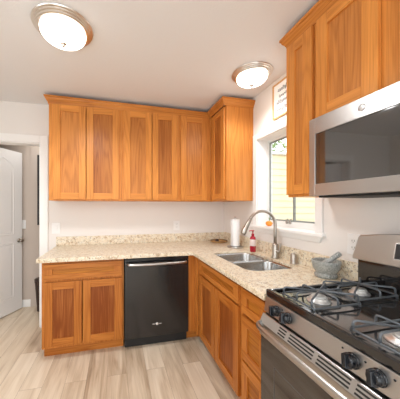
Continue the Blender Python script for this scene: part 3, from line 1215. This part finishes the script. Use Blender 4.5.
MB().box(-0.672, -0.642, RY0 + 0.003, RY1 - 0.003, 0.065, 0.184).build('warming_drawer', STEEL, rg, 0.004)
HZ = 0.740
hp = smooth_path([(-0.680, RY1 - 0.012, HZ + 0.004), (-0.700, RY1 - 0.016, HZ + 0.002), (-0.708, RY1 - 0.045, HZ), (-0.714, RY1 - 0.13, HZ), (-0.717, RC, HZ), (-0.714, RY0 + 0.13, HZ), (-0.708, RY0 + 0.045, HZ), (-0.700, RY0 + 0.016, HZ + 0.002), (-0.680, RY0 + 0.012, HZ + 0.004)], 6)
MB().tube(hp, 0.0165, 16, flat=0.6).build('handle', STEEL, rg)

# burners and grates
GRZ = 0.8905


def burner(x, y, r):
    m = MB()
    m.lathe([(r * 1.35, 0.0), (r * 1.30, 0.005), (r * 1.0, 0.007), (r * 1.0, 0.015), (r * 0.92, 0.0165)], (x, y, GRZ), 28)
    b_ = m.build('burner', ALU, rg)
    MB().lathe([(r * 0.84, 0.0167), (r * 0.86, 0.021), (r * 0.76, 0.024), (r * 0.3, 0.025)], (x, y, GRZ), 28).build('burner_cap', simple('burner_cap_grey', (0.58, 0.58, 0.56), 0.42, 0.3), b_)


def grate(x0, x1, y0, y1, hx, hy):
    m = MB()
    zf, zt = GRZ + 0.013, GRZ + 0.045
    rr = 0.0042
    L = [(p[0], p[1], zf) for p in rrect(x0, x1, y0, y1, 0.010, 3)]
    L.append(L[0])
    m.tube(L, rr, 8)
    for (ex, ey) in ((x0, y0 + 0.012), (x0, y1 - 0.012), (x1, y0 + 0.012), (x1, y1 - 0.012), (hx, y0), (hx, y1), (x0, hy), (x1, hy)):
        dv = Vector((hx - ex, hy - ey, 0))
        u = dv.normalized()
        P = [(ex, ey, zf), (ex, ey, zt - 0.010), (ex + u.x * 0.003, ey + u.y * 0.003, zt - 0.003), (ex + u.x * 0.011, ey + u.y * 0.011, zt)]
        e1 = Vector((ex, ey, 0)) + dv - u * 0.010
        P.append((e1.x, e1.y, zt))
        m.tube(P, rr, 8)
    m.lathe([(0.012, zt - 0.004), (0.012, zt + 0.003)], (hx, hy, 0), 14)
    for (ex, ey) in ((x0 + 0.003, y0 + 0.003), (x0 + 0.003, y1 - 0.003), (x1 - 0.003, y0 + 0.003), (x1 - 0.003, y1 - 0.003)):
        m.lathe([(0.005, GRZ + 0.0003), (0.0045, zf)], (ex, ey, 0), 10)
    return m.build('grate', IRON, rg)


for (bx_, by_, br_, g_) in ((-0.485, -1.890, 0.036, (-0.602, -0.362, -1.980, -1.800)), (-0.215, -1.862, 0.032, (-0.345, -0.105, -1.952, -1.772)),
                            (-0.485, -2.212, 0.043, (-0.602, -0.362, -2.305, -2.120)), (-0.215, -2.240, 0.036, (-0.345, -0.105, -2.332, -2.152))):
    burner(bx_, by_, br_)
    grate(*g_, bx_, by_)

# backguard
m = MB()
m.box(-0.080, -0.022, RY0 + 0.012, RY1 - 0.012, 0.8905, 1.030)
m.build('backguard_base', BLACKGLOSS, rg, 0.004)
poly = [(RY1 - 0.004, 1.030), (RY1 - 0.006, 1.045), (RY1 - 0.034, 1.150), (RY1 - 0.045, 1.162)]
for i in range(1, 10):
    u = i / 10
    yy = (RY1 - 0.045) + ((RY0 + 0.045) - (RY1 - 0.045)) * u
    poly.append((yy, 1.162 + 0.028 * math.sin(math.pi * u)))
poly += [(RY0 + 0.045, 1.162), (RY0 + 0.034, 1.150), (RY0 + 0.006, 1.045), (RY0 + 0.004, 1.030)]
v, f = [], []
n = len(poly)
for (yy, zz) in poly:
    v.append((-0.112 + 0.03 * (zz - 1.03), yy, zz))
for (yy, zz) in poly:
    v.append((-0.024, yy, zz))
f.append(tuple(range(n)))
f.append(tuple(range(2 * n - 1, n - 1, -1)))
for i in range(n):
    j = (i + 1) % n
    f.append((i, n + i, n + j, j))
bgd = MB().add(v, f).build('backguard', STEEL, rg, 0.006, 3)


def on_guard(m, y0, y1, z0, z1, d0, d1, slant=0.0):
    v = []
    for d in (d0, d1):
        for (yy, zz) in ((y0 + slant, z0), (y1 - slant, z0), (y1, z1), (y0, z1)):
            v.append((-0.112 + 0.03 * (zz - 1.03) - d, yy, zz))
    m.add(v, [(0, 1, 2, 3), (7, 6, 5, 4), (0, 4, 5, 1), (1, 5, 6, 2), (2, 6, 7, 3), (3, 7, 4, 0)])


m = MB()
on_guard(m, -2.168, -1.943, 1.066, 1.146, -0.001, 0.003, -0.008)
dsp = m.build('display_bezel', EMBLEM, rg, 0.002)
m = MB()
on_guard(m, -2.162, -1.949, 1.071, 1.141, 0.0031, 0.0041, -0.0075)
m.build('display', DISPLAY, dsp)

# ------------------------------------------------------------------ microwave
MX = -0.365
MY0, MY1, MZ0, MZ1 = -2.386, -1.717, 1.370, 1.772
mw = thing('microwave', 'stainless over the range microwave with dark glass door', 'microwave', (-0.18, -2.05, MZ0))
MB().box(MX + 0.032, -0.002, MY0 + 0.001, MY1 - 0.001, MZ0 + 0.006, MZ1 - 0.001).build('body', STEEL, mw, 0.002)
m = MB()
gy0, gy1, gz0, gz1 = -2.235, MY1 - 0.036, 1.430, 1.690
m.box(MX, MX + 0.031, gy1, MY1, MZ0, MZ1)
m.box(MX, MX + 0.031, MY0, gy0, MZ0, MZ1)
m.box(MX, MX + 0.031, gy0, gy1, MZ0, gz0)
m.box(MX, MX + 0.031, gy0, gy1, gz1, MZ1)
md_ = m.build('door', STEEL, mw, 0.0)
mo = md_.modifiers.new('soft', 'BEVEL')
mo.width, mo.segments, mo.limit_method = 0.0015, 2, 'ANGLE'
MB().box(MX + 0.004, MX + 0.03, gy0, gy1, gz0, gz1).build('door_glass', MWGLASS, md_, 0.0015)
m = MB()
for (a_, b_, c_, d_) in ((gy0 + 0.03, gy1 - 0.03, gz0 + 0.03, gz0 + 0.033),):
    pass
m = MB()
m.tube(smooth_path([(MX, MY0 + 0.10, 1.46), (MX - 0.035, MY0 + 0.10, 1.475), (MX - 0.040, MY0 + 0.10, 1.57), (MX - 0.035, MY0 + 0.10, 1.665), (MX, MY0 + 0.10, 1.68)], 6), 0.010, 12)
m.build('handle', STEEL, mw)
MB().box(MX - 0.001, MX + 0.001, MY0 + 0.012, MY0 + 0.075, 1.43, 1.69).build('control_panel', DISPLAY, mw)
m = MB()
m.box(MX + 0.040, -0.02, MY0 + 0.02, MY1 - 0.02, MZ0 - 0.010, MZ0 + 0.0055)
m.build('underside_vent', BLACKMATTE, mw, 0.002)
EY, EZ = -1.985, 1.730
m = MB()
m.lathe([(0.0155, 0.0), (0.0155, -0.0018), (0.0135, -0.0024)], (MX - 0.0001, EY, EZ), 24, axis='x')
em = m.build('emblem', EMBLEM, mw, label='small round silver emblem')
m = MB()
ring = [(MX - 0.0026, EY + 0.0122 * math.cos(a * 0.2618), EZ + 0.0122 * math.sin(a * 0.2618)) for a in range(25)]
m.tube(ring, 0.0008, 6)
# two interlaced script letters
G = [(0.0010, 0.0050), (-0.0020, 0.0066), (-0.0060, 0.0040), (-0.0072, -0.0010), (-0.0052, -0.0055), (-0.0018, -0.0052), (-0.0008, -0.0010), (-0.0036, -0.0004)]
Ech = [(0.0078, 0.0042), (0.0052, 0.0064), (0.0026, 0.0044), (0.0034, 0.0014), (0.0056, 0.0006), (0.0026, -0.0008), (0.0018, -0.0040), (0.0044, -0.0062), (0.0082, -0.0040)]
for S in (G, Ech):
    m.tube(smooth_path([(MX - 0.0026, EY - p[0], EZ + p[1]) for p in S], 4), 0.0008, 6)
m.build('emblem_letters', EMBLEMDARK, em)

# ------------------------------------------------------------------ ceiling lamps and added fill panel


def lamp(label, x, y, s, power=LAMP_POWER):
    t = thing('ceiling_lamp', label, 'ceiling lamp', (x, y, CEILZ), 'flush mount ceiling lamps')
    m = MB()
    m.lathe([(0.05 * s, -0.0005), (0.170 * s, -0.0005), (0.173 * s, -0.004), (0.170 * s, -0.009), (0.162 * s, -0.012), (0.160 * s, -0.019), (0.153 * s, -0.022), (0.151 * s, -0.030), (0.143 * s, -0.034), (0.134 * s, -0.034), (0.05 * s, -0.034)], (x, y, CEILZ), 72, 0, False)
    m.build('rim', RIMNICKEL, t)
    m = MB()
    prof = [(0.131 * s, -0.035)]
    for i in range(1, 11):
        a = math.pi / 2 * i / 11
        prof.append((0.131 * s * math.cos(a) + 0.0, -0.035 - 0.064 * s * math.sin(a)))
    prof.append((0.008, -0.035 - 0.064 * s))
    m.lathe(prof, (x, y, CEILZ), 48)
    m.build('glass_bowl', GLOW, t)
    zf = -0.035 - 0.064 * s
    m = MB()
    m.lathe([(0.015, zf + 0.003), (0.019, zf - 0.003), (0.013, zf - 0.008), (0.007, zf - 0.012), (0.009, zf - 0.018), (0.003, zf - 0.023)], (x, y, CEILZ), 18)
    m.build('finial', RIMNICKEL, t)
    l = bpy.data.lights.new('lamp_light', 'SPOT')
    l.energy = power
    l.spot_size = R(165)
    l.spot_blend = 0.6
    l.shadow_soft_size = 0.11
    l.color = (0.96, 0.97, 0.975)
    lo = bpy.data.objects.new('lamp_light', l)
    lo.location = (0, 0, zf - 0.03)
    COL.objects.link(lo)
    lo.parent = t


lamp('flush mount ceiling lamp nearest the camera at the upper left', -1.688, -1.208, 1.01)
lamp('flush mount ceiling lamp near the window wall above the sink', -0.268, -1.040, 0.945, 13.0)
lamp('unseen ceiling lamp added in the hallway to brighten the open door', -2.28, 0.350, 0.9, 4.0)  # unseen lamp, added to light the hall and the door face
t = thing('fill_panel', 'unseen glowing fill panel added under the ceiling behind the camera', 'fill light', (-1.9, -3.7, CEILZ))  # added glowing panel, overhead fill from behind the camera
m = MB()
m.box(-2.52, -1.28, -4.02, -3.98, CEILZ - 0.05, CEILZ - 0.0005)
m.box(-2.52, -1.28, -3.42, -3.38, CEILZ - 0.05, CEILZ - 0.0005)
m.box(-2.52, -2.48, -3.98, -3.42, CEILZ - 0.05, CEILZ - 0.0005)
m.box(-1.32, -1.28, -3.98, -3.42, CEILZ - 0.05, CEILZ - 0.0005)
m.build('frame', TRIM, t, 0.002)
MB().box(-2.48, -1.32, -3.98, -3.42, CEILZ - 0.045, CEILZ - 0.03).build('glow_face', simple('fill_panel_glow', (0.9, 0.9, 0.9), 0.5, emit=(0.95, 0.97, 0.98), estr=FILL_GLOW), t)

# ------------------------------------------------------------------ framed script print over the window
t = thing('wall_print', 'small wood framed print with handwritten script on the window wall', 'picture', (0, -1.10, 2.08))
py0, py1, pz0, pz1 = -1.215, -0.967, 2.080, 2.382
m = MB()
fw = 0.013
m.box(-0.016, -0.001, py0, py0 + fw, pz0, pz1)
m.box(-0.016, -0.001, py1 - fw, py1, pz0, pz1)
m.box(-0.016, -0.001, py0 + fw, py1 - fw, pz0, pz0 + fw)
m.box(-0.016, -0.001, py0 + fw, py1 - fw, pz1 - fw, pz1)
m.build('frame', FRAMEWOOD, t, 0.001)
sh = MB().box(-0.008, -0.001, py0 + fw, py1 - fw, pz0 + fw, pz1 - fw).build('sheet', SHEET, t)
m = MB()
rnd = random.Random(11)
lines = [(-1.030, -1.140, 2.312, 0.026), (-1.045, -1.135, 2.258, 0.014), (-1.012, -1.185, 2.208, 0.024), (-1.020, -1.180, 2.148, 0.030)]
for (ya, yb, zc, hh) in lines:
    pts = []
    yy = ya
    k = 0
    while yy > yb:
        tall = hh * (1.0 if rnd.random() < 0.4 else 0.45)
        pts += [(-0.0088, yy, zc - hh * 0.35), (-0.0088, yy - 0.006, zc + tall * 0.8), (-0.0088, yy - 0.013, zc + tall * 0.4), (-0.0088, yy - 0.009, zc - hh * (0.35 if rnd.random() < 0.75 else 0.9))]
        yy -= 0.019
    m.tube(smooth_path(pts, 4), 0.0018, 5)
m.build('script_lettering', INK, sh)

# ------------------------------------------------------------------ counter-top things
# wooden dish in the corner
t = thing('wooden_dish', 'shallow round wooden dish in the corner of the counter left of the paper towels', 'dish', (-0.150, -0.160, CT))
m = MB()
m.lathe([(0.085, 0.0006), (0.100, 0.008), (0.102, 0.020), (0.096, 0.021), (0.090, 0.010), (0.01, 0.009)], (-0.150, -0.160, CT), 36)
m.build('plate', DISHWOOD, t)
m = MB()
ringp = [(-0.150 + 0.098 * math.cos(a * R(15)), -0.160 + 0.098 * math.sin(a * R(15)), CT + 0.021) for a in range(25)]
m.tube(ringp, 0.0035, 8)
m.build('rim', DARKBROWN, t)
m = MB()
m.lathe([(0.016, 0.0102), (0.024, 0.016), (0.022, 0.028), (0.010, 0.036)], (-0.175, -0.165, CT), 16)  # small dark lump of no particular kind
solo(m, 'dark_lump', DARKBROWN, 'small dark brown lump lying in the wooden dish', 'lump', (-0.175, -0.165, CT + 0.0102))

# paper towels
PX, PY = -0.140, -0.535
t = thing('towel_holder', 'upright steel paper towel holder in the corner beside the sink', 'towel holder', (PX, PY, CT))
m = MB()
m.lathe([(0.082, 0.0005), (0.084, 0.008), (0.078, 0.014), (0.02, 0.016)], (PX, PY, CT), 32)
m.build('base', STEEL, t)
m = MB()
m.lathe([(0.006, 0.016), (0.006, 0.306), (0.011, 0.310), (0.012, 0.318), (0.007, 0.324), (0.002, 0.325)], (PX, PY, CT), 16)
m.build('post', CHROME, t)
t = thing('paper_towel_roll', 'white paper towel roll standing on its steel holder', 'paper towel', (PX, PY, CT + 0.018))
m = MB()
m.lathe([(0.019, 0.018), (0.045, 0.018), (0.0455, 0.024), (0.0455, 0.292), (0.045, 0.298), (0.019, 0.298), (0.019, 0.018)], (PX, PY, CT), 36)
m.build('roll', PAPER, t)
m = MB()
v, f = [], []
prof = [(-0.046, -0.010), (-0.052, -0.022), (-0.060, -0.030), (-0.067, -0.034)]
for iz, zz in enumerate((0.298, 0.26, 0.22, 0.17, 0.12, 0.06, 0.024)):
    k = max(0.0, min(1.0, (zz - 0.10) / 0.17))
    for (dx, dy) in prof:
        q = (dx + 0.046)
        v.append((PX - 0.0457 + q * k, PY + dy * 0.9, CT + zz - abs(q) * 0.15))
nn = len(prof)
for i in range(6):
    for j in range(nn - 1):
        f.append((i * nn + j, i * nn + j + 1, (i + 1) * nn + j + 1, (i + 1) * nn + j))
m.add(v, f, 0, True)
o = m.build('loose_sheet', PAPER, t)
md = o.modifiers.new('thick', 'SOLIDIFY')
md.thickness = 0.0012

# soap bottle
BX, BY = -0.094, -0.790
BR = 0.027
t = thing('soap_bottle', 'red pump soap bottle with a pale label behind the sink', 'bottle', (BX, BY, CT))
m = MB()
m.lathe([(BR * 0.9, 0.0006), (BR, 0.006), (BR, 0.125), (BR * 0.85, 0.142), (0.012, 0.152), (0.012, 0.158)], (BX, BY, CT), 26)
m.build('bottle', RED, t)
MB().lathe([(BR + 0.0006, 0.058), (BR + 0.0010, 0.060), (BR + 0.0010, 0.118), (BR + 0.0006, 0.120)], (BX, BY, CT), 26).build('paper_label', LABELW, t)
m = MB()
m.lathe([(0.014, 0.158), (0.014, 0.172), (0.006, 0.174), (0.006, 0.196), (0.012, 0.197), (0.012, 0.206), (0.004, 0.208)], (BX, BY, CT), 18)
m.tube([(BX, BY, CT + 0.201), (BX - 0.022, BY + 0.006, CT + 0.203), (BX - 0.034, BY + 0.010, CT + 0.197)], 0.005, 8)
m.build('pump', RED, t)

# mortar and pestle
QX, QY = -0.108, -1.583
t = thing('mortar', 'grey granite mortar bowl on the counter beside the stove', 'mortar', (QX, QY, CT))
m = MB()
m.lathe([(0.056, 0.0006), (0.061, 0.006), (0.061, 0.020), (0.053, 0.027), (0.056, 0.033), (0.070, 0.056), (0.076, 0.084), (0.078, 0.098), (0.076, 0.103), (0.066, 0.101), (0.060, 0.076), (0.044, 0.050), (0.01, 0.042)], (QX, QY, CT), 40)
m.build('bowl', STONE, t)
m = MB()
p0 = Vector((QX - 0.018, QY + 0.010, CT + 0.066))
p1 = Vector((QX + 0.066, QY - 0.040, CT + 0.152))
m.tube([p0.lerp(p1, u) for u in (0.0, 0.06, 0.2, 0.5, 0.85, 0.96, 1.0)], [0.010, 0.018, 0.020, 0.0145, 0.0155, 0.0145, 0.008], 18)
solo(m, 'pestle', STONE, 'grey granite pestle leaning out of the mortar', 'pestle', tuple(p0))

# little orange ornament on the window stool
OX, OY, OZ = 0.030, -0.862, 1.129
t = thing('orange_ornament', 'small round orange ornament on the window sill behind the faucet', 'ornament', (OX, OY, OZ))
m = MB()
n = 32
prof = [(0.004, 0.0005), (0.018, 0.003), (0.029, 0.014), (0.032, 0.026), (0.027, 0.040), (0.014, 0.048), (0.004, 0.046)]
v, f = [], []
for r_, h_ in prof:
    for i in range(n):
        a = 2 * math.pi * i / n
        rr = r_ * (1 - 0.09 * abs(math.sin(a * 4)))
        v.append((OX + rr * math.cos(a), OY + rr * math.sin(a), OZ + h_))
for k in range(len(prof) - 1):
    for i in range(n):
        j = (i + 1) % n
        f.append((k * n + i, k * n + j, (k + 1) * n + j, (k + 1) * n + i))
f.append(tuple(range(n - 1, -1, -1)))
f.append(tuple(range((len(prof) - 1) * n, len(prof) * n)))
m.add(v, f, 0, True)
m.build('fruit', ORANGE, t)
MB().tube(smooth_path([(OX, OY, OZ + 0.044), (OX + 0.001, OY - 0.004, OZ + 0.062), (OX, OY + 0.004, OZ + 0.078)], 4), [0.004] * 8 + [0.002], 8).build('stem', GREENSTEM, t)
